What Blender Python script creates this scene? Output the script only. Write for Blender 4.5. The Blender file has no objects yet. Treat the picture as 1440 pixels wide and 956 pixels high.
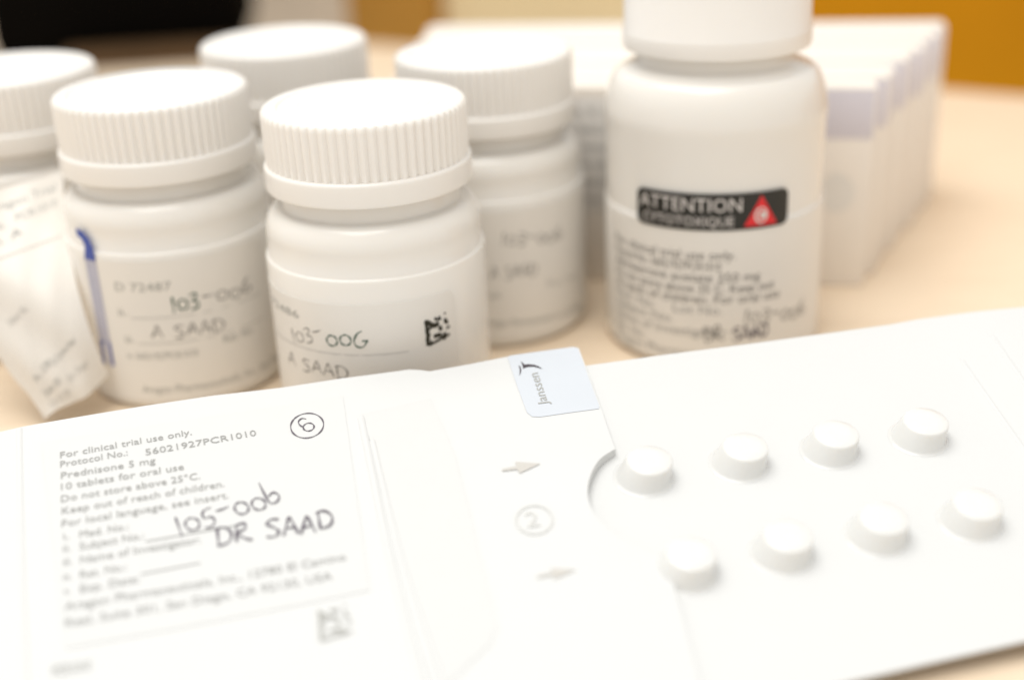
import bpy, bmesh, math, random
from mathutils import Vector, Matrix
from mathutils.geometry import delaunay_2d_cdt

random.seed(7)
C = bpy.context.scene.collection
SC = bpy.context.scene
MM = 0.001                                   # all shapes are written in millimetres

# ------------------------------------------------------------------ camera
FPX, PITCH, ROLL, CAMH = 1842.6, math.radians(23.69), math.radians(2.56), 122.3
_F = Vector((0, math.cos(PITCH), -math.sin(PITCH)))
_R0 = Vector((1, 0, 0)); _U0 = _R0.cross(_F)
CR = _R0*math.cos(ROLL) - _U0*math.sin(ROLL)
CU = _U0*math.cos(ROLL) + _R0*math.sin(ROLL)
CAM = Vector((0, 0, CAMH))
cam = bpy.data.cameras.new('camera'); camo = bpy.data.objects.new('camera', cam); C.objects.link(camo)
m = Matrix((CR, CU, -_F)).transposed().to_4x4(); m.translation = CAM*MM
camo.matrix_world = m
cam.sensor_width = 36; cam.lens = FPX/1440*36
cam.clip_start = 0.01; cam.clip_end = 50
cam.dof.use_dof = True; cam.dof.focus_distance = 0.2335
cam.dof.aperture_fstop = cam.lens/8.5
SC.camera = camo

# ------------------------------------------------------------------ light and exposure
w = bpy.data.worlds.new('World'); SC.world = w; w.use_nodes = True
bg = w.node_tree.nodes['Background']
bg.inputs['Color'].default_value = (1.0, 0.985, 0.96, 1); bg.inputs['Strength'].default_value = 0.66
def area(name, loc, target, sx, sy, energy, col):
    l = bpy.data.lights.new(name, 'AREA'); l.shape = 'RECTANGLE'; l.size = sx; l.size_y = sy
    l.energy = energy; l.color = col
    o = bpy.data.objects.new(name, l); C.objects.link(o); o.location = loc
    o.rotation_euler = (Vector(target)-Vector(loc)).to_track_quat('-Z', 'Y').to_euler()
    return o
area('ceiling_light', (-0.36, 0.14, 1.75), (-0.03, 0.27, 0), 1.7, 1.0, 22.0, (1.0, 0.985, 0.955))
SC.view_settings.view_transform = 'Standard'; SC.view_settings.look = 'None'
SC.view_settings.exposure = 0.36; SC.view_settings.gamma = 1.0
SC.view_settings.use_curve_mapping = False
SC.cycles.use_denoising = True
SC.cycles.max_bounces = 8

# ------------------------------------------------------------------ helpers
def ray(x, y): return _F + CR*((x-720)/FPX) - CU*((y-478)/FPX)
def at_z(x, y, z):
    d = ray(x, y); return CAM + d*((z-CAMH)/d.z)

def tag(o, label=None, cat=None, group=None, kind=None):
    if label: o['label'] = label
    if cat: o['category'] = cat
    if group: o['group'] = group
    if kind: o['kind'] = kind
    return o
def thing(name, loc, label, cat, group=None, rot=None):
    o = bpy.data.objects.new(name, None); C.objects.link(o)
    o.empty_display_size = 0.01
    o.location = Vector(loc)*MM
    if rot is not None: o.rotation_euler = rot
    return tag(o, label, cat, group)
def mesh(name, verts, faces, mat, parent=None, smooth=True, angle=35):
    me = bpy.data.meshes.new(name)
    me.from_pydata([tuple(Vector(v)*MM) for v in verts], [], faces)
    me.validate(); me.update()
    if smooth:
        me.polygons.foreach_set('use_smooth', [True]*len(me.polygons))
        me.set_sharp_from_angle(angle=math.radians(angle))
    me.materials.append(mat)
    o = bpy.data.objects.new(name, me); C.objects.link(o)
    if parent: o.parent = parent
    return o

def material(name, col, rough=0.5, sss=0.0, noise=0.0, nscale=400, bump=0.0, bscale=3000, spec=0.5, coat=0.0, metal=0.0, col2=None):
    m = bpy.data.materials.new(name); m.use_nodes = True
    nt = m.node_tree; b = nt.nodes['Principled BSDF']
    b.inputs['Base Color'].default_value = (*col, 1)
    b.inputs['Roughness'].default_value = rough
    b.inputs['Specular IOR Level'].default_value = spec
    b.inputs['Metallic'].default_value = metal
    if coat: b.inputs['Coat Weight'].default_value = coat; b.inputs['Coat Roughness'].default_value = 0.15
    if sss:
        b.inputs['Subsurface Weight'].default_value = sss
        b.inputs['Subsurface Radius'].default_value = (1, 0.9, 0.75)
        b.inputs['Subsurface Scale'].default_value = 0.002
    tc = nt.nodes.new('ShaderNodeTexCoord')
    if noise or col2:
        n = nt.nodes.new('ShaderNodeTexNoise'); n.inputs['Scale'].default_value = nscale
        n.inputs['Detail'].default_value = 5
        nt.links.new(tc.outputs['Object'], n.inputs['Vector'])
        r = nt.nodes.new('ShaderNodeMix'); r.data_type = 'RGBA'
        c2 = col2 or tuple(c*(1-noise) for c in col)
        r.inputs['A'].default_value = (*col, 1); r.inputs['B'].default_value = (*c2, 1)
        nt.links.new(n.outputs['Fac'], r.inputs['Factor']); nt.links.new(r.outputs['Result'], b.inputs['Base Color'])
    if bump:
        n2 = nt.nodes.new('ShaderNodeTexNoise'); n2.inputs['Scale'].default_value = bscale
        n2.inputs['Detail'].default_value = 4
        nt.links.new(tc.outputs['Object'], n2.inputs['Vector'])
        bp = nt.nodes.new('ShaderNodeBump'); bp.inputs['Strength'].default_value = bump
        bp.inputs['Distance'].default_value = 0.0001
        nt.links.new(n2.outputs['Fac'], bp.inputs['Height']); nt.links.new(bp.outputs['Normal'], b.inputs['Normal'])
    return m
M = {}
M['cap'] = material('cap_plastic', (.82, .79, .745), .33, sss=.12, noise=.03, nscale=150, bump=.12, bscale=1500)
M['body'] = material('bottle_plastic', (.785, .755, .705), .2, sss=.3, noise=.02, nscale=120, bump=.06, bscale=700)
M['label'] = material('label_paper', (.775, .745, .695), .33, noise=.02, nscale=300, bump=.1)
M['card'] = material('white_card', (.655, .66, .652), .6, spec=.2, noise=.015, nscale=120, bump=.10, bscale=1800)
M['card_label'] = material('card_label_paper', (.651, .656, .647), .6, spec=.12, noise=.02, nscale=200, bump=.1)
M['strip'] = material('cream_paper', (.646, .65, .64), .6, noise=.02, spec=.12)
M['blister'] = material('blister_plastic', (.71, .71, .69), .2, sss=.2, noise=.02, nscale=300)
M['sticker'] = material('pale_blue_sticker', (.60, .635, .68), .14, noise=.04, nscale=90, coat=.3)
M['ink'] = material('grey_ink', (.38, .38, .365), .6, noise=.3, nscale=2500)
M['bold_ink'] = material('dark_grey_ink', (.15, .14, .125), .6, noise=.3, nscale=2500)
M['faintest_ink'] = material('faintest_grey_ink', (.60, .60, .575), .6)
M['pale_ink'] = material('pale_grey_ink', (.42, .42, .39), .6, noise=.2, nscale=2500)
M['faint_ink'] = material('faint_grey_ink', (.56, .54, .50), .6, noise=.1, nscale=2500)
M['pen'] = material('black_pen_ink', (.07, .06, .075), .45, noise=.5, nscale=1500, col2=(.16, .14, .17))
M['green_pen'] = material('green_black_pen_ink', (.018, .065, .042), .45, col2=(.075, .14, .105), nscale=1500)
M['grey_pen'] = material('grey_pen_ink', (.30, .285, .265), .5, noise=.3, nscale=1500)
M['black_print'] = material('black_print', (.012, .011, .008), .35, noise=.3, nscale=900)
M['code_ink'] = material('code_ink', (.02, .018, .006), .5, noise=.4, nscale=1200)
M['white_print'] = material('white_print', (.66, .62, .585), .5, noise=.05)
M['red_print'] = material('red_print', (.72, .012, .018), .4, noise=.1)
M['blue_print'] = material('blue_print', (.03, .07, .36), .35, noise=.15, nscale=700)
M['pale_blue_print'] = material('pale_blue_print', (.45, .45, .55), .45, noise=.15, nscale=700)
M['logo_ink'] = material('logo_ink', (.05, .035, .045), .35, noise=.3, nscale=900)
M['carton'] = material('carton_board', (.85, .79, .715), .5, noise=.04, nscale=150, bump=.1)
M['carton_front'] = material('carton_front_print', (.80, .775, .74), .5, noise=.06, nscale=150)
M['lavender'] = material('lavender_print', (.67, .645, .71), .45, noise=.06, nscale=120)
M['black'] = material('black_case', (.003, .0025, .002), .8, spec=.03)
M['shadow_brown'] = material('painted_shadow_brown', (.11, .06, .025), .6, noise=.4, nscale=60, spec=.2)  # brown colour painted in place of shade on the table
M['leaf'] = material('thin_label_leaf', (.73, .69, .63), .35, noise=.03, bump=.1)
# table laminate: peach with faint cloudy mottling and a little streak
def table_mat():
    m = material('peach_laminate', (.66, .475, .315), .45, spec=.25, bump=.15, bscale=900)
    nt = m.node_tree; b = nt.nodes['Principled BSDF']
    tc = nt.nodes.new('ShaderNodeTexCoord'); mp = nt.nodes.new('ShaderNodeMapping')
    mp.inputs['Scale'].default_value = (12, 60, 12); mp.inputs['Rotation'].default_value = (0, 0, .5)
    n = nt.nodes.new('ShaderNodeTexNoise'); n.inputs['Scale'].default_value = 3; n.inputs['Detail'].default_value = 7
    cr = nt.nodes.new('ShaderNodeValToRGB')
    cr.color_ramp.elements[0].color = (.75, .605, .445, 1); cr.color_ramp.elements[0].position = .3
    cr.color_ramp.elements[1].color = (.80, .655, .49, 1); cr.color_ramp.elements[1].position = .7
    nt.links.new(tc.outputs['Object'], mp.inputs['Vector']); nt.links.new(mp.outputs['Vector'], n.inputs['Vector'])
    nt.links.new(n.outputs['Fac'], cr.inputs['Fac']); nt.links.new(cr.outputs['Color'], b.inputs['Base Color'])
    return m
M['table'] = table_mat()
M['wall_tan'] = material('tan_board', (.80, .64, .38), .8, spec=.1, noise=.12, nscale=12)
M['wall_orange'] = material('orange_wood', (.62, .265, .010), .8, spec=.02, noise=.35, nscale=9)
M['wall_brown'] = material('brown_wood', (.50, .25, .05), .8, spec=.05, noise=.2, nscale=20)
M['wall_beige'] = material('beige_board', (.74, .62, .48), .8, spec=.1, noise=.12, nscale=12)

def lathe(name, prof, mat, parent, n=112, base_loc=(0, 0, 0), angle=40):
    vs, fs = [], []
    rings = []
    for r, z in prof:
        if r < 1e-6: vs.append((0, 0, z)); rings.append([len(vs)-1])
        else:
            rings.append(list(range(len(vs), len(vs)+n)))
            vs += [(r*math.cos(2*math.pi*k/n), r*math.sin(2*math.pi*k/n), z) for k in range(n)]
    for a, b in zip(rings, rings[1:]):
        for k in range(n):
            k2 = (k+1) % n
            if len(a) == 1 and len(b) == 1: continue
            if len(a) == 1: fs.append((a[0], b[k2], b[k]))
            elif len(b) == 1: fs.append((a[k], a[k2], b[0]))
            else: fs.append((a[k], a[k2], b[k2], b[k]))
    return mesh(name, vs, fs, mat, parent, angle=angle)
def arc_pts(cx, cz, r, a0, a1, n):
    return [(cx+r*math.cos(math.radians(a0+(a1-a0)*i/n)), cz+r*math.sin(math.radians(a0+(a1-a0)*i/n))) for i in range(n+1)]

# ---- flat print: glyphs and pen strokes in a 2-D space, then mapped on to a surface
_glyph = {}
def glyphs(body):
    if body not in _glyph:
        cu = bpy.data.curves.new('t', 'FONT'); cu.body = body; cu.size = 1; cu.resolution_u = 2; cu.fill_mode = 'FRONT'
        o = bpy.data.objects.new('t', cu); C.objects.link(o)
        bpy.context.view_layer.update()
        dg = bpy.context.evaluated_depsgraph_get(); me = o.evaluated_get(dg).to_mesh()
        vs = [v.co.xy.copy() for v in me.vertices]; fs = [tuple(p.vertices) for p in me.polygons]
        o.evaluated_get(dg).to_mesh_clear()
        bpy.data.objects.remove(o); bpy.data.curves.remove(cu)
        _glyph[body] = (vs, fs)
    return _glyph[body]
def text(name, body, surf, a, b, cap, mat, parent, lift=.05, bold=0):
    """surf: (fn 2D->3D); a, b: baseline start and end in the surface's 2-D space; cap: capital height in mm"""
    vs, fs = glyphs(body)
    x0 = min(v.x for v in vs); x1 = max(v.x for v in vs)
    a = Vector(a); d = Vector(b)-a; L = d.length; d /= L; p = Vector((-d.y, d.x))
    sx = L/(x1-x0); sy = cap/.72
    out = [surf(*(a + d*((v.x-x0)*sx) + p*(v.y*sy)), lift) for v in vs]
    return mesh(name, out, fs, mat, parent, smooth=False)
def spline(pts, k=6):
    P = [Vector(p) for p in pts]
    if len(P) < 3: return [P[0].lerp(P[-1], i/8) for i in range(9)]
    out = []
    closed = (P[0]-P[-1]).length < 1e-6
    for i in range(len(P)-1):
        p0 = P[i-1] if i > 0 else (P[-2] if closed else P[0]); p1, p2 = P[i], P[i+1]
        p3 = P[i+2] if i+2 < len(P) else (P[1] if closed else P[-1])
        for j in range(k):
            t = j/k
            out.append(.5*((2*p1)+(p2-p0)*t+(2*p0-5*p1+4*p2-p3)*t*t+(3*p1-p0-3*p2+p3)*t**3))
    out.append(P[-1]); return out
def ribbons(name, strokes, surf, width, mat, parent, lift=.06, taper=True):
    vs, fs = [], []
    for n_, st in enumerate(strokes):
        pts = spline(st); N = len(pts); b0 = len(vs)
        for i, p in enumerate(pts):
            t = (pts[min(i+1, N-1)]-pts[max(i-1, 0)])
            t = t.normalized() if t.length > 1e-9 else Vector((1, 0))
            q = Vector((-t.y, t.x))*width/2
            if taper: q *= .8+.3*math.sin(i*.55+n_*1.7)+(-.35 if i in (0, N-1) else 0)
            vs += [surf(*(p+q), lift+.004*n_), surf(*(p-q), lift+.004*n_)]
            if i: fs.append((b0+2*i-2, b0+2*i-1, b0+2*i+1, b0+2*i))
    return mesh(name, vs, fs, mat, parent, smooth=False)
def oval(cx, cy, rx, ry, n=9, a0=80): return [(cx+rx*math.cos(math.radians(a0+360*i/n)), cy+ry*math.sin(math.radians(a0+360*i/n))) for i in range(n+1)]
HAND = {
 '1': ([[(.45, 1), (.40, .5), (.34, -.05)]], .62),
 '0': ([oval(.42, .32, .33, .33)], .85),
 '3': ([[(.1, .92), (.45, 1), (.6, .8), (.3, .58), (.62, .38), (.5, .08), (.02, .04)]], .75),
 '5': ([[(.75, .98), (.3, .9), (.2, .55), (.55, .5), (.6, .2), (.3, 0), (.02, .08)]], .8),
 '-': ([[(.05, .58), (.4, .56), (.75, .6)]], .85),
 '6': ([[(.6, 1.05), (.25, .75), (.08, .3), (.3, 0), (.62, .05), (.72, .3), (.45, .42), (.2, .3)]], .8),
 'b': ([[(.12, 1.25), (.08, .6), (.1, .02), (.45, -.02), (.68, .25), (.5, .5), (.15, .35)]], .8),
 'G': ([[(.62, 1.0), (.3, .82), (.08, .4), (.2, .05), (.55, 0), (.8, .3), (.85, .4), (.55, .36)]], .95),
 'A': ([[(.02, 0), (.22, .6), (.38, 1), (.55, .55), (.72, 0)], [(.14, .38), (.62, .4)]], .82),
 'S': ([[(.66, .95), (.3, 1), (.08, .78), (.4, .52), (.62, .25), (.4, 0), (.02, .06)]], .8),
 'D': ([[(.12, 1), (.14, .5), (.16, 0)], [(.0, .95), (.45, 1), (.78, .6), (.62, .12), (.1, 0)]], .9),
 'R': ([[(.12, 1), (.12, .5), (.1, 0)], [(.1, .95), (.5, 1), (.55, .7), (.18, .5), (.5, .15), (.85, 0)]], .9),
 ' ': ([], .6),
}
def hand(name, body, surf, a, b, h, width, mat, parent, lift=.06):
    tot = sum(HAND[c][1] for c in body)
    a = Vector(a); d = Vector(b)-a; L = d.length; d /= L; p = Vector((-d.y, d.x)); s = L/tot
    x = 0; strokes = []
    for i, c in enumerate(body):
        jy = .08*math.sin(i*2.3)
        for st in HAND[c][0]:
            strokes.append([a + d*((x+u)*s) + p*((v+jy)*h) for u, v in st])
        x += HAND[c][1]
    return ribbons(name, strokes, surf, width, mat, parent, lift)
def patch(name, poly, surf, mat, parent, lift=.05, step=None):
    """a flat printed or stuck-on area: polygon in the surface's 2-D space"""
    P = [Vector(p) for p in poly]
    if step:
        Q = []
        for p, q in zip(P, P[1:]+P[:1]):
            k = max(1, int((q-p).length/step)); Q += [p.lerp(q, i/k) for i in range(k)]
        xs = [p.x for p in P]; ys = [p.y for p in P]; n = len(Q); pts = list(Q)
        x = min(xs)+step/2
        while x < max(xs):
            y = min(ys)+step/2
            while y < max(ys):
                pts.append(Vector((x, y))); y += step
            x += step
        r = delaunay_2d_cdt(pts, [], [list(range(n))], 1, 1e-5)
        P, fs = r[0], [tuple(f) for f in r[2]]
    else: fs = [tuple(range(len(P)))]
    return mesh(name, [surf(*p, lift) for p in P], fs, mat, parent, smooth=bool(step))
def round_rect(x0, y0, x1, y1, r, n=5):
    out = []
    for cx, cy, a in ((x1-r, y1-r, 0), (x0+r, y1-r, 90), (x0+r, y0+r, 180), (x1-r, y0+r, 270)):
        out += [(cx+r*math.cos(math.radians(a+90*i/n)), cy+r*math.sin(math.radians(a+90*i/n))) for i in range(n+1)]
    return out
# smeared two-tone square mark: blots only, nothing that could be read
BLOTS = [([(.03, .98), (.05, .5), (.04, .03)], .10), ([(.05, .05), (.3, .08), (.55, .14), (.95, .2)], .07),
         ([(.05, .9), (.2, .78), (.32, .7), (.52, .74)], .13), ([(.12, .66), (.2, .62)], .1), ([(.1, .4), (.16, .42)], .09),
         ([(.55, .62), (.57, .52), (.56, .45)], .11), ([(.28, .3), (.45, .31), (.6, .28)], .11),
         ([(.66, .3), (.72, .2), (.62, .14)], .15), ([(.12, .1), (.2, .09)], .14), ([(.35, .93), (.5, .9), (.62, .88)], .07),
         ([(.55, 1.0), (.55, .92)], .05), ([(.82, .84), (.78, .74), (.9, .66)], .09), ([(.8, .46), (.97, .5)], .06), ([(.78, 1.0), (.8, 1.06)], .06), ([(.38, 1.0), (.4, .94)], .05)]
def blot_mark(name, surf, a, sx, sy, mat, parent, soft=1):
    vs = []
    r = None; strokes = []
    for pts, wd in BLOTS: strokes.append(([(a[0]+x*sx, a[1]+y*sy) for x, y in pts], wd*sx*soft))
    V, Fc = [], []
    for k, (st, wd) in enumerate(strokes):
        pts = spline(st); N = len(pts); b0 = len(V)
        for i, p in enumerate(pts):
            t = (pts[min(i+1, N-1)]-pts[max(i-1, 0)]).normalized(); q = Vector((-t.y, t.x))*wd/2*(.75+.5*abs(math.sin(i*.9+k)))
            V += [surf(*(p+q), .06+.002*k), surf(*(p-q), .06+.002*k)]
            if i: Fc.append((b0+2*i-2, b0+2*i-1, b0+2*i+1, b0+2*i))
    return mesh(name, V, Fc, mat, parent, smooth=False)

# ------------------------------------------------------------------ the setting
e0, ed = Vector((178, 501)), Vector((1, -.62)).normalized()       # far edge of the table
en = Vector((-ed.y, ed.x))
def slab(name, poly, z0, z1, mat, bev=2.0):
    bm = bmesh.new()
    lo = [bm.verts.new((x*MM, y*MM, z0*MM)) for x, y in poly]; f = bm.faces.new(lo)
    ext = bmesh.ops.extrude_face_region(bm, geom=[f]); up = [v for v in ext['geom'] if isinstance(v, bmesh.types.BMVert)]
    bmesh.ops.translate(bm, verts=up, vec=(0, 0, (z1-z0)*MM))
    bmesh.ops.recalc_face_normals(bm, faces=bm.faces)
    bmesh.ops.bevel(bm, geom=[e for e in bm.edges], offset=bev*MM, segments=3, affect='EDGES', profile=.5)
    me = bpy.data.meshes.new(name); bm.to_mesh(me); bm.free()
    me.materials.append(mat); o = bpy.data.objects.new(name, me); C.objects.link(o); return o
pA = e0 + ed*600; pB = e0 - ed*900
tag(slab('table', [(-750, -250), (650, -250), (pA.x, pA.y), (pB.x, pB.y)], -26, 0, M['table'], 3), kind='structure')
# boards of the wall behind the table, one beside the next
def wall_piece(name, t0, t1, off, mat):
    a = e0 + ed*t0 + en*off; b = e0 + ed*t1 + en*off
    c = b + en*18; d = a + en*18
    return tag(slab(name, [tuple(a), tuple(b), tuple(c), tuple(d)], -420, 120, mat, 1.5), kind='structure')
wall_piece('wall', -1000, -337, 62, M['wall_beige'])
wall_piece('wall_post', -336, -281, 50, M['wall_brown'])
wall_piece('wall_panel', -280, -86, 60, M['wall_tan'])
wall_piece('wall_door', -85, 700, 58, M['wall_orange'])

# ------------------------------------------------------------------ bottles
CAP_TOP, CAP_H = 64.1, 15.6
NR = 66
def ribbed_cap(parent):
    """screw cap: recessed top disc, ribbed skirt, smooth tamper band with a ledge the grooves open on to"""
    t, b = CAP_TOP, CAP_TOP-CAP_H
    zl = b+4.2
    per = 8; n = NR*per
    rows = []                                   # (radius, z, groove depth)
    rows += [(16.2, t-.55, 0), (16.6, t-.5, 0), (16.9, t-.12, 0), (17.4, t, 0), (18.6, t-.02, 0), (19.2, t-.16, .02), (19.65, t-.5, .14), (19.95, t-1.0, .34), (20.0, t-1.7, .44),
             (19.94, zl+2.6, .48), (19.86, zl+.50, .62)]
    vs, fs = [], []
    for r, z, g in rows:
        for k in range(n):
            ph = (k % per)/per
            tri = abs(2*ph-1)                   # 0 at groove centre
            d = g*(1-min(1, tri*1.35))
            a = 2*math.pi*k/n
            vs.append(((r-d)*math.cos(a), (r-d)*math.sin(a), z))
    rows2 = [(19.88, zl+.46, 0), (20.06, zl+.40, 0), (20.34, zl+.12, 0), (20.40, zl-.06, 0), (20.42, zl-.4, 0), (20.42, b+.5, 0), (20.35, b+.1, 0), (20.3, b, 0), (18.2, b+.02, 0), (18.1, b+1.5, 0)]
    for r, z, g in rows2:
        for k in range(n):
            a = 2*math.pi*k/n; vs.append((r*math.cos(a), r*math.sin(a), z))
    R = len(rows)+len(rows2)
    for i in range(R-1):
        for k in range(n):
            k2 = (k+1) % n; fs.append((i*n+k, (i+1)*n+k, (i+1)*n+k2, i*n+k2))
    c = len(vs); vs.append((0, 0, t-.55))
    fs += [(c, k, (k+1) % n) for k in range(n)]
    o = mesh('cap', vs, fs, M['cap'], parent, angle=30)
    # raised ring and curved arrows moulded in the top
    def ring(name, r0, r1, a0, a1, h0=.12):
        V, Fc = [], []; N = max(6, int(abs(a1-a0)/4))
        for i in range(N+1):
            a = math.radians(a0+(a1-a0)*i/N)
            h = h0*(1 if a1-a0 >= 360 else min(1, i/4, (N-i)/4))
            for r, z in ((r0, -.56), (r0+.12, -.55+h), (r1-.12, -.55+h), (r1, -.56)): V.append((r*math.cos(a), r*math.sin(a), t+z))
            if i:
                for j in range(3): q = 4*(i-1)+j; Fc.append((q, q+1, q+5, q+4))
        return mesh(name, V, Fc, M['cap'], o)
    ring('raised_ring', 12.6, 13.3, 0, 360)
    ring('raised_arrow', 8.6, 10.0, 20, 130); ring('raised_arrow', 8.6, 10.0, 200, 310)
    return o
def small_body(parent, r=22.0):
    prof = [(0, .9), (17.5, .9), (18.6, 0), (20.2, 0), (21.2, .35), (21.8, 1.2), (r, 2.4), (r, 34.6)] + [(r-.10, 34.85), (r-.5, 35.0), (r-.62, 35.15)]
    prof += [(r-.62, 39.6)] + [(17.9+3.48*math.cos(math.radians(a)), 39.8+4.9*math.sin(math.radians(a))) for a in range(0, 81, 8)] + [(18.1, 44.75), (17.85, 44.9), (17.7, 45.1), (17.7, CAP_TOP-CAP_H+1)]
    return lathe('body', prof, M['body'], parent)
def cyl_surf(r):
    def s(u, z, lift): a = u/r; rr = r+lift; return (rr*math.sin(a), -rr*math.cos(a), z)
    return s
def on_cyl(px, py, cx, cy, r):
    """where the line of sight meets the bottle wall, as (arc length, height)"""
    d = ray(px, py); ox, oy = -cx, -cy
    a = d.x**2+d.y**2; b = ox*d.x+oy*d.y; c = ox*ox+oy*oy-r*r; D = max(0, b*b-a*c)
    t = (-b-math.sqrt(D))/a; p = CAM+d*t
    return (r*math.atan2(p.x-cx, -(p.y-cy)), p.z)
def wrap_label(parent, r, u0, u1, z0, z1, mat, lift=.10, name='label', rad=1.2):
    s = cyl_surf(r); N = 40
    V, Fc = [], []
    for i in range(N+1):
        u = u0+(u1-u0)*i/N
        e = min(u-u0, u1-u); k = 0 if e > rad else rad-math.sqrt(max(0, rad*rad-(rad-e)**2))
        za, zb = z0+k, z1-k
        V += [s(u, za, 0), s(u, za, lift), s(u, zb, lift), s(u, zb, 0)]
        if i:
            for j in range(3): q = 4*(i-1)+j; Fc.append((q, q+4, q+5, q+1))
    return mesh(name, V, Fc, mat, parent, angle=30)
GB = 'white plastic pill bottles with ribbed caps'
def pill_bottle(x, y, label, rot=0):
    t = thing('pill_bottle', (x, y, 0), label, 'bottle', GB)
    b = small_body(t); c = ribbed_cap(t)
    c.rotation_euler.z = rot; b.rotation_euler.z = rot*.7
    return t
R1 = 22.0; S1 = cyl_surf(R1+.10)

# front bottle, in focus
cx, cy = -26.7, 251.2
t = pill_bottle(cx, cy, 'sharp white pill bottle in front with small dark square code printed on its label', .013)
P = lambda x, y: on_cyl(x, y, cx, cy, R1)
wrap_label(t, R1, -32, 17.6, 2.6, 30.2, M['label'])
text('printed_text', '72486', S1, (P(386, 427)[0]-1, P(400, 440)[1]+.2), (P(421, 448)[0], P(421, 448)[1]), 1.7, M['pale_ink'], t)
a, b = P(413, 487), P(519, 487)
hand('handwriting', '103-', S1, P(411, 482), P(458, 477), 3.1, .30, M['grey_pen'], t)
hand('handwriting', '00G', S1, P(459, 485), P(520, 485), 3.3, .36, M['green_pen'], t)
zl = P(520, 499)[1]
ribbons('printed_line', [[(P(390, 470)[0], zl), (P(450, 494)[0], zl), (P(575, 494)[0], zl)]], S1, .22, M['faint_ink'], t, taper=False)
hand('handwriting', 'A SAAD', S1, (P(408, 515)[0], 15.2), (P(492, 528)[0], 15.0), 2.6, .30, M['grey_pen'], t)
q0, q1 = P(600, 481), P(634, 470)
blot_mark('square_code', S1, (q0[0], q1[1]-.9), q1[0]-q0[0], 5.6, M['code_ink'], t, 1.3)

# second bottle, blue stripe
cx, cy = -72.8, 271.6
t = pill_bottle(cx, cy, 'blurred white pill bottle with a blue stripe down the left edge of its label', .05)
P = lambda x, y: on_cyl(x, y, cx, cy, R1)
u0 = P(112, 312)[0]
wrap_label(t, R1, u0-2.6, 27, 2.4, 33.6, M['label'])
us = P(150, 500)[0]
patch('blue_stripe', [(u0-.7, 9.5), (u0+3.0, 9.5), (u0+3.0, 15), (u0-.4, 15)], S1, M['blue_print'], t, .06)
patch('blue_stripe', [(u0-.4, 15.1), (u0+3.0, 15.1), (u0+3.0, 33), (u0-.4, 33)], S1, M['pale_blue_print'], t, .06)
patch('blue_stripe', [(u0-.4, 33.1), (u0+3.0, 33.1), (u0+3.0, 36.0), (u0+2.3, 37.9), (u0+.6, 39.2), (u0-1.6, 39.7), (u0-1.6, 37.9), (u0-.1, 37.4), (u0+.5, 36.0)], S1, M['blue_print'], t, .14)
zz = P(165, 408)[1]
text('printed_text', 'D 72487', S1, (P(163, 408)[0], 27.2), (P(242, 408)[0], 27.2), 1.9, M['pale_ink'], t)
hand('handwriting', '103', S1, P(238, 440), P(283, 430), 3.4, .48, M['green_pen'], t)
hand('handwriting', '-006', S1, P(284, 428), P(354, 408), 3.0, .40, M['grey_pen'], t)
text('printed_text', 'ii.', S1, P(168, 444), P(180, 443), 1.8, M['pale_ink'], t)
ribbons('printed_line', [[(P(184, 445)[0], 21.3), (4, 21.3), (24, 21.3)]], S1, .2, M['faint_ink'], t, taper=False)
hand('handwriting', 'A SAAD', S1, P(214, 475), P(318, 462), 2.7, .36, M['grey_pen'], t)
text('printed_text', 'iii.', S1, P(178, 482), P(190, 481), 1.8, M['pale_ink'], t)
ribbons('printed_line', [[(P(196, 484)[0], 15.6), (4, 15.6), (24, 15.6)]], S1, .2, M['faint_ink'], t, taper=False)
text('printed_text', 'iv. 56021927PCR1010', S1, (P(182, 512)[0], 12.0), (P(280, 505)[0], 12.0), 1.6, M['pale_ink'], t)
text('printed_text', 'Aragon Pharmaceuticals, Inc., San Diego', S1, (P(202, 553)[0], 4.3), (P(388, 505)[0]+3, 4.3), 1.7, M['pale_ink'], t)
text('printed_text', 'Ret. No.', S1, (13, 13.5), (20.5, 13.5), 1.7, M['pale_ink'], t)

# bottle behind, between the front one and the large one
cx, cy = -3.6, 295.6
t = pill_bottle(cx, cy, 'blurred white pill bottle standing between the front bottle and the large warning bottle', .03)
P = lambda x, y: on_cyl(x, y, cx, cy, R1)
wrap_label(t, R1, -24, 32, 2.5, 33.0, M['label'])
hand('handwriting', '103-006', S1, P(700, 345), P(790, 335), 3.0, .34, M['grey_pen'], t)
hand('handwriting', 'A SAAD', S1, P(690, 392), P(756, 385), 2.8, .32, M['grey_pen'], t)
text('printed_text', 'Ret. No.', S1, P(688, 420), P(705, 419), 1.6, M['pale_ink'], t)
text('printed_text', 'Exp. Date', S1, P(768, 402), P(812, 390), 1.4, M['faint_ink'], t)
text('printed_text', 'Aragon Pharmaceuticals, Inc., San Diego', S1, P(686, 458), P(815, 432), 1.8, M['pale_ink'], t)

# two bottles further back on the left
t = pill_bottle(-51.8, 318.8, 'rearmost white pill bottle, only its blurred cap showing behind the two front caps', .02)
wrap_label(t, R1, -24, 30, 2.5, 33.0, M['label'])
LX, LY = -112.5, 299.1
t = pill_bottle(LX, LY, 'white pill bottle cut by the left edge with a curled printed leaf hanging off', .04)
wrap_label(t, R1, -26, 20, 2.5, 33.0, M['label'])
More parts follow.
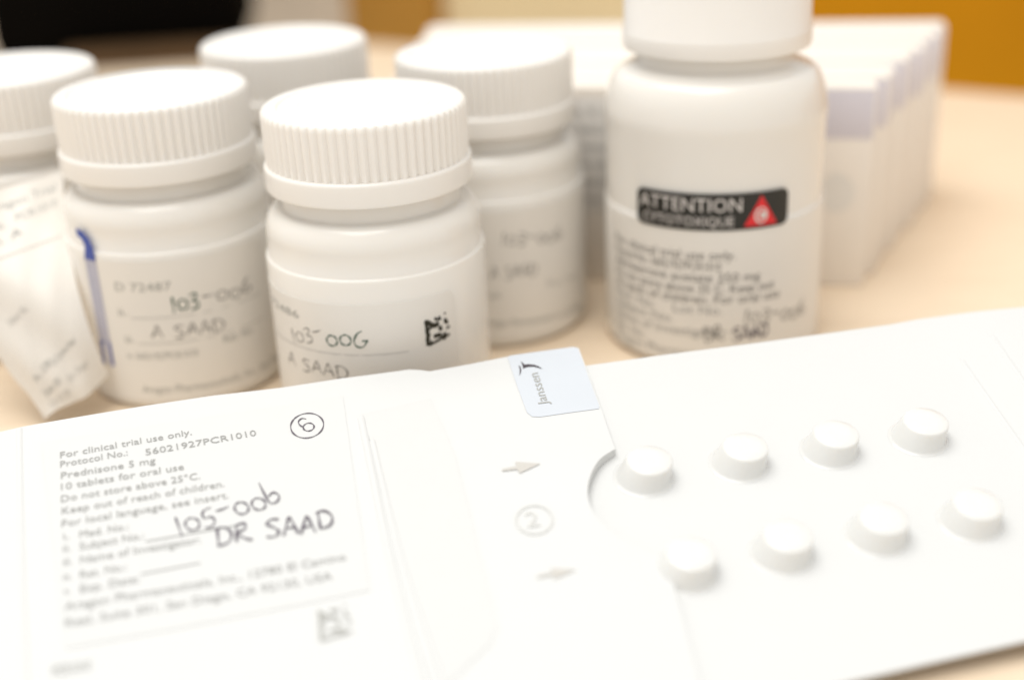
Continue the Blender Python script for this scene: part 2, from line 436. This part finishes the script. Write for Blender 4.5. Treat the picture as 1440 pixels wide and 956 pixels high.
# the loose leaf of its label, peeled away towards the camera
LEAF_L = (at_z(-140, 305, 42.0), at_z(60, 590, 2.0))
LEAF_R = [at_z(88, 240, 45.0), None, at_z(154, 528, 8.0)]
for k in range(40):                          # middle of the right edge just clears the wall of the next bottle
    LEAF_R[1] = at_z(108, 400, 24+.4*k)
    if math.hypot(LEAF_R[1].x+72.8, LEAF_R[1].y-271.6) > 22.9: break
def leaf_pt(s, v):
    """s 0..1 from the bottle outwards to the right edge, v 0 (bottom) .. 1 (top)"""
    q = (1-v)
    rt = LEAF_R[0]*((1-q)*(1-2*q)) + LEAF_R[1]*(4*q*(1-q)) + LEAF_R[2]*(q*(2*q-1))
    p = LEAF_L[0].lerp(LEAF_L[1], q).lerp(rt, s)
    bow = math.sin(math.pi*s)*2.0 + (.55*math.sin(7*s+5*v)*math.sin(6*v-2*s+1) + .35*math.sin(13*v+9*s+2) + .22*math.sin(21*s-16*v))*(1-s**3)*min(1, 3*s+.4)
    return p + Vector((.25, -1, .1))*bow
def build_leaf(parent):
    nu, nv = 26, 30; V, Fc = [], []
    for i in range(nu+1):
        for j in range(nv+1):
            s, v = i/nu, j/nv
            wv = .022*math.sin(v*9+.6)+.012*math.sin(v*23) if i == 0 else 0
            p = leaf_pt(s, v) + Vector((wv*30*(1-v), 0, 0))
            if j == 0: p.z += .5*math.sin(s*7)
            V.append(p - Vector((LX, LY, 0)))
    for i in range(nu):
        for j in range(nv):
            q = i*(nv+1)+j; Fc.append((q, q+nv+1, q+nv+2, q+1))
    n = len(V); V += [p + Vector((0, .12, 0)) for p in V[:n]]
    Fc += [tuple(n+k for k in reversed(f)) for f in Fc[:]]
    o = mesh('label_leaf', V, Fc, M['leaf'], parent)
    def ls(u, v, lift):
        return leaf_pt(u, v) - Vector((LX, LY, 0)) + Vector((0, -lift-.03, 0))
    for k, (body, s0, v0, s1, v1, mt) in enumerate([
        ('Aragon Trial', .50, .915, .95, .925, 'pale_ink'), ('PCR1010', .66, .85, .95, .86, 'pale_ink'), ('i. No.', .47, .83, .58, .835, 'pale_ink'), ('ii. A', .47, .765, .68, .79, 'ink'),
        ('Subject No.', .28, .42, .52, .47, 'faint_ink'), ('Inc., 12780', .22, .16, .48, .2, 'pale_ink'), ('El Camino Real', .5, .19, .82, .25, 'pale_ink'),
        ('Suite 301', .22, .08, .48, .11, 'pale_ink'), ('San Diego', .55, .09, .85, .12, 'faint_ink'), ('CA 92130', .2, .02, .5, .04, 'faint_ink')]):
        vs, fs = glyphs(body); x0 = min(v.x for v in vs); x1 = max(v.x for v in vs)
        out = [ls(s0+(s1-s0)*(v.x-x0)/(x1-x0), v0+(v1-v0)*(v.x-x0)/(x1-x0)+v.y*.05, .06) for v in vs]
        mesh('printed_text', out, fs, M[mt], o, smooth=False)
    V, Fc = [], []
    for i in range(13):
        s = .2+.75*i/12
        V += [ls(s, .70+.03*s, .06), ls(s, .707+.03*s, .06)]
        if i: Fc.append((2*i-2, 2*i, 2*i+1, 2*i-1))
    mesh('printed_line', V, Fc, M['faint_ink'], o, smooth=False)
build_leaf(t)

# the large bottle with the warning sticker
cx, cy, RR = 46.5, 281.4, 24.2
t = thing('large_bottle', (cx, cy, 0), 'tall white plastic bottle with a black and red ATTENTION warning sticker', 'bottle')
prof = [(0, 1), (19, 1), (20.2, 0), (22, 0), (23.2, .4), (23.95, 1.4), (RR, 3), (RR, 32.9), (RR-.12, 33.2), (RR-.38, 33.4), (RR-.4, 33.6), (RR-.25, 50.5)] + [(RR-4.3+4.3*math.cos(math.radians(a)), 50.5+11.0*math.sin(math.radians(a))) for a in (8, 16, 24, 32, 40, 48, 56, 64, 71, 77)]
prof += [(19.6, 61.5), (18.9, 62.2), (17.4, 63.0), (17.0, 63.8), (17.0, 70)]
lathe('body', prof, M['body'], t)
cp = [(0, 92), (17.2, 92), (18.7, 91.7), (19.4, 91), (19.6, 90), (19.75, 70.2), (19.95, 69.9), (20.05, 69.2), (20.05, 66.6), (19.9, 66.1), (19.4, 65.9), (17.4, 65.9), (17.2, 68)]
lathe('cap', cp, M['cap'], t)
SR = cyl_surf(RR+.1); P = lambda x, y: on_cyl(x, y, cx, cy, RR)
wrap_label(t, RR, -31, 36, 1.8, 32.6, M['label'])
a0, a1 = P(897, 268), P(1108, 268); zt, zb = 39.9, 32.0
stk = patch('warning_sticker', round_rect(a0[0], zb, a1[0], zt, 1.6), SR, M['black_print'], t, .16, step=1.2)
uL = a0[0]+.9; uT = P(1043, 290)[0]
text('sticker_text', 'ATTENTION', SR, (uL, 36.1), (uT, 36.1), 3.0, M['white_print'], t, .26)
text('sticker_text', 'CYTOTOXIQUE', SR, (uL+.9, 33.0), (uT-1.6, 33.0), 2.1, M['white_print'], t, .26)
c0 = P(1069, 290)[0]
patch('warning_triangle', [(c0-3.5, 32.7), (c0+3.9, 32.7), (c0+.2, 39.2)], SR, M['red_print'], t, .22, step=1.5)
patch('triangle_spot', oval(c0+.15, 34.9, 1.45, 1.75, 20), SR, M['white_print'], t, .28)
ribbons('triangle_letter', [[(c0+.85, 35.6), (c0+.1, 36.0), (c0-.55, 34.9), (c0+.1, 33.8), (c0+.9, 34.2)]], SR, .5, M['red_print'], t, .32, taper=False)
LN = [('For clinical trial use only.', -29, 1.0, 26.2, 'bold_ink'), ('Protocol No.: 56021927PCR1010', -29, -2, 23.7, 'bold_ink'), ('Abiraterone acetate 250 mg', -29, 6.5, 21.2, 'bold_ink'), ('Do not store above 25 C. Keep out', -29, 10.0, 18.7, 'bold_ink'),
      ('of reach of children. For oral use', -29, 11.5, 16.3, 'bold_ink'), ('Med. No.    Lot No.', -29, -1.5, 13.8, 'ink'), ('Subject No.', -29, -12, 11.3, 'ink'), ('Name of Investigator:', -29, 0, 8.7, 'ink'),
      ('Ret. No.', -29, -19, 6.0, 'ink'), ('Aragon Pharmaceuticals', -29, 2, 3.6, 'ink')]
for body, ua, ub, z, mt in LN:
    text('printed_text', body, SR, (ua*RR/24.2, z-.6), (ub, z-.6), 2.05, M[mt], t)
hand('handwriting', '103-006', SR, P(1040, 455), P(1130, 440), 3.3, .42, M['grey_pen'], t)
hand('handwriting', 'DR', SR, P(990, 480), P(1018, 478), 3.2, .55, M['grey_pen'], t)
hand('handwriting', 'SAAD', SR, P(1030, 478), P(1080, 471), 2.8, .6, M['pen'], t)

# ------------------------------------------------------------------ row of cartons behind
yaw = math.radians(-11.0); ux = Vector((math.cos(yaw), math.sin(yaw), 0)); uy = Vector((-math.sin(yaw), math.cos(yaw), 0))
CW, CD, CH = 113.0, 8.75, 50.0
def box_v(x0, x1, y0, y1, z0, z1): return [(x0, y0, z0), (x1, y0, z0), (x1, y1, z0), (x0, y1, z0), (x0, y0, z1), (x1, y0, z1), (x1, y1, z1), (x0, y1, z1)]
BF = [(3, 2, 1, 0), (4, 5, 6, 7), (0, 1, 5, 4), (1, 2, 6, 5), (2, 3, 7, 6), (3, 0, 4, 7)]
def bev_box(name, x0, x1, y0, y1, z0, z1, mat, parent, bev=.5):
    bm = bmesh.new(); vv = [bm.verts.new(Vector(v)*MM) for v in box_v(x0, x1, y0, y1, z0, z1)]
    for f in BF: bm.faces.new([vv[i] for i in f])
    bmesh.ops.bevel(bm, geom=list(bm.edges), offset=bev*MM, segments=2, affect='EDGES', profile=.5)
    bmesh.ops.recalc_face_normals(bm, faces=bm.faces)
    me = bpy.data.meshes.new(name); bm.to_mesh(me); bm.free(); me.materials.append(mat)
    me.polygons.foreach_set('use_smooth', [True]*len(me.polygons)); me.set_sharp_from_angle(angle=math.radians(35))
    o = bpy.data.objects.new(name, me); C.objects.link(o)
    if parent: o.parent = parent
    return o
NC = 9
ords = ['frontmost white carton of the row, nearest the large bottle', 'second carton of the row, directly behind the frontmost carton',
        'third carton of the row, counted from the large bottle', 'fourth carton of the row, just before its middle', 'middle carton of the row of nine with lavender bands',
        'sixth carton of the row, just past its middle', 'seventh carton of the row, two short of the far end', 'last carton but one of the row, before the far end', 'rearmost carton of the row, farthest from the camera']
for i in range(NC):
    p = Vector((88, 302, 0)) + uy*(CD+.35)*i + ux*(3.0*i + (0, .5, -.4, .4, -.3, .6, 0, .4, 0)[i])
    t = thing('carton', p, ords[i], 'carton', 'slim white cartons standing in a row', (0, 0, yaw + math.radians((0, .3, -.2, .3, -.3, .2, 0, .2, 0)[i])))
    hh = CH + (0, .4, -.3, .5, .2, -.4, .3, 0, .4)[i]
    CWi = 119.0 + 3.9*i
    bev_box('box', -CWi, 0, 0, CD, 0, hh, M['carton'], t, .6)
    bev_box('lavender_band', -38, -.5, -.08, .3, hh-12.5, hh-.7, M['lavender'], t, .04)
    if i == 0:
        bev_box('front_print', -112, -42, -.09, .2, 18, hh-2.5, M['carton_front'], t, .04)
        fs_ = lambda u, v, l: (u, -.09-l, v)
        for k, body in enumerate(['Prednisone 5 mg tablets', 'Protocol No.: 56021927PCR1010', 'For clinical trial use only.', 'Do not store above 25°C.', 'Keep out of reach of children.', 'Aragon Pharmaceuticals, Inc.']):
            text('printed_text', body, fs_, (-88, 43-k*4.4), (-48, 43-k*4.4), 2.0, M['ink'], t, .04)
        mesh('round_print', [(-8+4.2*math.cos(a*math.pi/12), -.06, hh-26+5*math.sin(a*math.pi/12)) for a in range(24)], [tuple(range(24))], M['label'], t, smooth=False)

# ------------------------------------------------------------------ black case far behind
t = thing('black_case', (-181, 676, 0), 'black blurred case standing far behind the bottles at the upper left', 'case', None, (0, 0, math.radians(6)))
o = bev_box('case_body', -66, 56, -42, 45, 0, 105, M['black'], t, 9)
bev_box('shadow_slab', -30, 60, -66, -38, .2, 7, M['shadow_brown'], t, 3)  # added low slab, coloured as the case's shadow on the table

# ------------------------------------------------------------------ the blister wallet
TILT, YAW = math.radians(11), math.radians(8)
EU = Vector((math.cos(YAW), math.sin(YAW), 0))
EN = Vector((math.sin(TILT)*math.sin(YAW), -math.sin(TILT)*math.cos(YAW), math.cos(TILT)))
EV = EN.cross(EU)
O = at_z(1300, 937, 2.6)
def cardpx(x, y, w=0):
    d = ray(x, y); k = (O+EN*w-CAM).dot(EN)/d.dot(EN); p = CAM+d*k-O
    return Vector((p.dot(EU), p.dot(EV)))
wal = thing('blister_wallet', O, 'white open card wallet with eight raised tablet pockets lying in front of the bottles', 'medicine pack')
wal.rotation_euler = Matrix((EU, EV, EN)).transposed().to_euler()
def sheet(name, poly, wfn, thick, mat, step=3.0, floor=None):
    P = [Vector(p) for p in poly]; Q = []
    for p, q in zip(P, P[1:]+P[:1]):
        k = max(1, int((q-p).length/step)); Q += [p.lerp(q, i/k) for i in range(k)]
    n = len(Q); pts = list(Q); xs = [p.x for p in P]; ys = [p.y for p in P]
    x = min(xs)+step*.5
    while x < max(xs):
        y = min(ys)+step*.5
        while y < max(ys):
            v = Vector((x, y))
            if min((v-q).length for q in Q) > step*.35: pts.append(v)
            y += step
        x += step
    r = delaunay_2d_cdt(pts, [], [list(range(n))], 1, 1e-5)
    V = r[0]; T = [tuple(f) for f in r[2]]
    top = [(p.x, p.y, wfn(p.x, p.y)) for p in V]; N = len(top)
    bot = [(a, b, c-thick if floor is None else min(c-.1, floor)) for a, b, c in top]
    cnt = {}
    for f in T:
        for a, b in zip(f, f[1:]+f[:1]): cnt[(a, b)] = 1
    sides = [(b, a, a+N, b+N) for (a, b) in cnt if (b, a) not in cnt]
    return mesh(name, top+bot, T+[tuple(k+N for k in reversed(f)) for f in T]+sides, mat, wal, angle=40)
sst = lambda a, b, x: (lambda t: t*t*(3-2*t))(min(1, max(0, (x-a)/(b-a))))

# base sheet with the pockets
back = [cardpx(*p) for p in ((825, 517), (940, 501), (1050, 487), (1160, 472), (1250, 459.5), (1290, 452), (1340, 447), (1440, 437.5), (1560, 425))]
vL = cardpx(700, 540)
front = [cardpx(*p) for p in ((1560, 876), (1440, 904), (1300, 936), (1215, 956))]
fd = (front[3]-front[0]).normalized()
base = [Vector((-182, vL.y-4)), Vector((vL.x, vL.y))] + back + front + [front[3]+fd*70, Vector((-182, front[3].y-2))]
BW = lambda u, v: .5 + .5*sst(cardpx(1360, 560).x, cardpx(1480, 560).x, u)
sheet('blister_panel', base, BW, .45, M['card'])
def cs(u, v, lift): return (u, v, BW(u, v)+lift)
ps = (cardpx(1358, 516), cardpx(1440, 633), cardpx(1500, 720))
ridge_w = lambda u, v, l: (u, v, BW(u, v)+l)
def ridge(name, pts, width, h, surf, mat):
    P_ = spline([tuple(p) for p in pts], 10); V, Fc = [], []
    for i, p in enumerate(P_):
        t_ = (P_[min(i+1, len(P_)-1)]-P_[max(0, i-1)]).normalized(); q = Vector((-t_.y, t_.x))
        for s_, hh_ in ((-.5, -.02), (-.3, .7*h), (0, h), (.3, .7*h), (.5, -.02)): V.append(surf(*(p+q*s_*width), hh_))
        if i:
            for j in range(4): k = 5*(i-1)+j; Fc.append((k, k+1, k+6, k+5))
    return mesh(name, V, Fc, mat, wal)
ridge('fold_line', [cardpx(1352, 507, .5), cardpx(1440, 632, .5), cardpx(1560, 800, .5)], 1.1, .22, ridge_w, M['card'])
ridge('fold_line', [cardpx(1395, 476, .5), cardpx(1440, 541, .5), cardpx(1560, 712, .5)], 1.1, .22, ridge_w, M['card'])

# pockets
def pocket(name, px, py, first=None):
    c = cardpx(px-2, py+7, .5)
    if first is None:
        V, Fc = [], []; n = 40
        rows = [(5.15, .02, 0), (5.05, .09, 0), (4.75, .12, 0), (4.6, .38, .02), (4.45, .9, .14), (4.22, 2.0, .46), (4.02, 2.9, .74), (3.9, 3.45, .9), (3.8, 3.7, .95), (3.62, 3.84, .98), (1.8, 3.88, .98)]
        for r, z, dx in rows:
            for k in range(n):
                a = 2*math.pi*k/n; V.append((r*math.cos(a)+dx, r*math.sin(a)+dx*.25, z*(.93 if z > .3 else 1)))
        for i in range(len(rows)-1):
            for k in range(n):
                k2 = (k+1) % n; Fc.append((i*n+k, i*n+k2, (i+1)*n+k2, (i+1)*n+k))
        V.append((.98, .24, 3.62)); Fc += [((len(rows)-1)*n+k, (len(rows)-1)*n+(k+1) % n, len(V)-1) for k in range(n)]
        o = mesh(name, V, Fc, M['blister'], wal, angle=60)
    else:
        o = first.copy(); C.objects.link(o)
    o.location = (c.x*MM, c.y*MM, .5*MM); return o
pk = None
for px, py in [(907, 664), (1041, 645), (1168, 627), (1293, 609), (965, 796), (1100, 771), (1234, 746), (1365, 726)]:
    o = pocket('tablet_pocket', px, py, pk); pk = pk or o

# cover sheet: label panel on the left, flap with thumb notch on the right
ue = cardpx(840, 640, 3).x; us_ = cardpx(600, 640, 1).x
NC0 = cardpx(838, 672, 1.5)
def CWf(u, v):
    return 1.05 + .5*sst(us_, ue, u) + .8*math.exp(-((u-NC0.x)**2+(v-NC0.y)**2)/90) + .35*math.sin((u+60)*.06)*(1-sst(us_-10, us_+15, u)) + .25*math.sin(v*.07+u*.03)
def cov(x, y):
    w_ = 2.0
    for _ in range(4):
        p = cardpx(x, y, w_); w_ = CWf(p.x, p.y)
    return p
notch = spline([tuple(cov(*p)) for p in ((865, 631), (843, 646), (829, 672), (827, 698), (836, 722), (857, 745), (890, 765), (938, 785))], 5)
backc = [cov(*p) for p in ((-160, 630), (0, 607), (30, 600), (110, 586), (200, 571), (300, 556), (395, 545), (480, 532), (575, 519.5), (590, 520), (604, 522), (660, 512), (715, 501), (806, 487.5), (814, 489.5), (828, 527), (845, 573))]
lowc = [cov(985, 956), cov(1002, 1010)]
cover = backc + notch + lowc + [Vector((lowc[1].x-2, cov(1002, 1010).y)), Vector((-182, cov(1002, 1010).y))]
cover[0] = Vector((-182, backc[0].y))
sheet('cover_sheet', cover, CWf, .32, M['card'], 2.6, .53)
def vs_(u, v, lift): return (u, v, CWf(u, v)+lift)

# label sheet and print on the left panel
lab = [cov(58, 622), cov(482, 556), cov(520, 830), cov(92, 912)]
patch('label_sheet', lab, vs_, M['card_label'], wal, .09, step=2.6)
L = [('For clinical trial use only.', 85, 645, 270, 612), ('Protocol No.:', 85, 658, 180, 641), ('56021927PCR1010', 205, 641, 361, 613), ('Prednisone 5 mg', 86, 674, 219, 652),
     ('10 tablets for oral use', 86, 690, 259, 661), ('Do not store above 25°C.', 86, 707, 282, 674), ('Keep out of reach of children.', 87, 724, 316, 685), ('For local language, see insert.', 87, 742, 322, 701),
     ('i.', 90, 760, 98, 758), ('Med. No.:', 112, 757, 181, 745), ('ii.', 89, 777, 100, 775), ('Subject No.:', 112, 774, 203, 758), ('iii.', 89, 796, 101, 794), ('Name of Investigator:', 113, 793, 282, 764),
     ('iv.', 89, 817, 101, 815), ('Ret. No.:', 113, 814, 178, 802), ('v.', 90, 837, 99, 835), ('Exp. Date:', 113, 834, 196, 819),
     ('Aragon Pharmaceuticals, Inc., 12780 El Camino', 91, 859, 487, 788), ('Real, Suite 301, San Diego, CA 92130, USA', 92, 882, 468, 815)]
for body, x0, y0, x1, y1 in L:
    text('printed_text', body, vs_, cov(x0, y0), cov(x1, y1), 1.75, M['ink'], wal, .2)
for x0, y0, x1, y1 in ((205, 762, 335, 739), (198, 808, 282, 792)):
    ribbons('printed_line', [[cov(x0, y0), cov((x0+x1)/2, (y0+y1)/2), cov(x1, y1)]], vs_, .22, M['ink'], wal, .2, taper=False)
hand('handwriting', '105-00b', vs_, cov(246, 757), cov(400, 704), 4.6, .36, M['pen'], wal, .24)
hand('handwriting', 'DR SAAD', vs_, cov(303, 769), cov(473, 743), 4.1, .46, M['pen'], wal, .24)
c = cov(432, 599); r_ = (cov(455, 596)-c).length
ribbons('handwriting', [oval(c.x, c.y, r_*1.0, r_*1.25, 12, 140), oval(c.x+.25, c.y-.5, .95, 1.15, 9, 130), [(c.x-.1, c.y+1.9), (c.x-.9, c.y+2.2), (c.x-1.5, c.y+1.3), (c.x-1.2, c.y+.2), (c.x-.6, c.y-.4)]], vs_, .3, M['pen'], wal, .2)
text('printed_text', 'PCR1010', vs_, cov(74, 951), cov(127, 942), 2.0, M['pale_ink'], wal, .2)
q0, q1 = cov(450, 903), cov(498, 893)
blot_mark('square_code', lambda u, v, l: vs_(u, v, l+.14), q0, q1.x-q0.x, 6.4, M['pale_ink'], wal, .9)
# folds between the label panel and the flap
patch('paper_strip', [cov(510, 582), cov(606, 560), cov(640, 640), cov(700, 880), cov(690, 905), cov(617, 975)], vs_, M['strip'], wal, .09, step=2.6)
ridge('fold_line', [cov(508, 588), cov(548, 780), cov(600, 975)], 1.5, .42, vs_, M['card'])
ridge('fold_line', [cov(524, 620), cov(566, 790), cov(626, 975)], 1.2, .36, vs_, M['card'])
ridge('fold_line', [cov(27, 603), cov(30, 780), cov(36, 975)], 1.2, .25, vs_, M['card'])
# sticker wrapped over the corner of the flap
stp = [cov(*p) for p in ((714, 503), (717, 500.5), (806, 488.3), (812.5, 490), (843, 572), (842, 575), (760, 586.5), (748, 586), (741, 580), (728, 545))]
patch('tab_sticker', stp, vs_, M['sticker'], wal, .09, step=2)
text('sticker_wordmark', 'Janssen', vs_, cov(771.5, 569), cov(756.5, 524.5), 1.9, M['pale_ink'], wal, .17)
def lz(x, y): return cov(715+x/10.625, 495+y/10.625)
patch('sticker_logo', [lz(*p) for p in ((185, 145), (215, 170), (240, 197), (300, 190), (390, 200), (450, 222), (512, 262), (440, 240), (380, 226), (320, 226), (265, 236), (218, 256), (212, 215))], vs_, M['logo_ink'], wal, .17)
patch('sticker_logo', [lz(*p) for p in ((152, 205), (178, 225), (190, 270), (185, 320), (160, 362), (170, 310), (168, 260))], vs_, M['logo_ink'], wal, .17)
# arrows and the printed step number on the flap
def arrow(sh, hd):
    (x0, y0), (x1, y1) = sh
    poly = [(x0, y0-1.5), (x1, y1-2), hd[0], hd[1], hd[2], (x1+1, y1+2.5), (x0+.5, y0+1.8)]
    patch('printed_arrow', [cov(*p) for p in poly], vs_, M['faint_ink'], wal, .16)
arrow(((706, 661.5), (726, 658)), ((724.5, 650), (760, 652.5), (731, 666)))
arrow(((755, 811.5), (777, 806.5)), ((774.5, 799.5), (810, 801.5), (779.5, 814.5)))
c = cov(751.5, 731); r_ = (cov(777, 731)-c).length
ring = [(c.x+r_*math.cos(k*math.pi/14), c.y+r_*1.12*math.sin(k*math.pi/14)) for k in range(29)]
ribbons('printed_ring', [ring], vs_, .32, M['faintest_ink'], wal, .16, taper=False)
text('printed_number', '2', vs_, cov(741, 742), cov(760, 739.5), 3.6, M['faintest_ink'], wal, .16)

# support leaf folded down under the back edge, so that the card slopes towards the viewer
bl = [(-176, vL.y-6), (cardpx(1440, 450).x, cardpx(1440, 450).y-2.0)]
V = []
for u, v in bl:
    top = O+EU*u+EV*v-EN*.05
    V.append(top); V.append(Vector((top.x, top.y, .05)))
V2 = [p+Vector((0, -.5, 0)) for p in V]
inv = Matrix((EU, EV, EN))
loc = [inv @ (p-O) for p in V+V2]
mesh('support_leaf', loc, [(0, 2, 3, 1), (4, 5, 7, 6), (0, 1, 5, 4), (2, 6, 7, 3), (0, 4, 6, 2), (1, 3, 7, 5)], M['card'], wal, smooth=False)
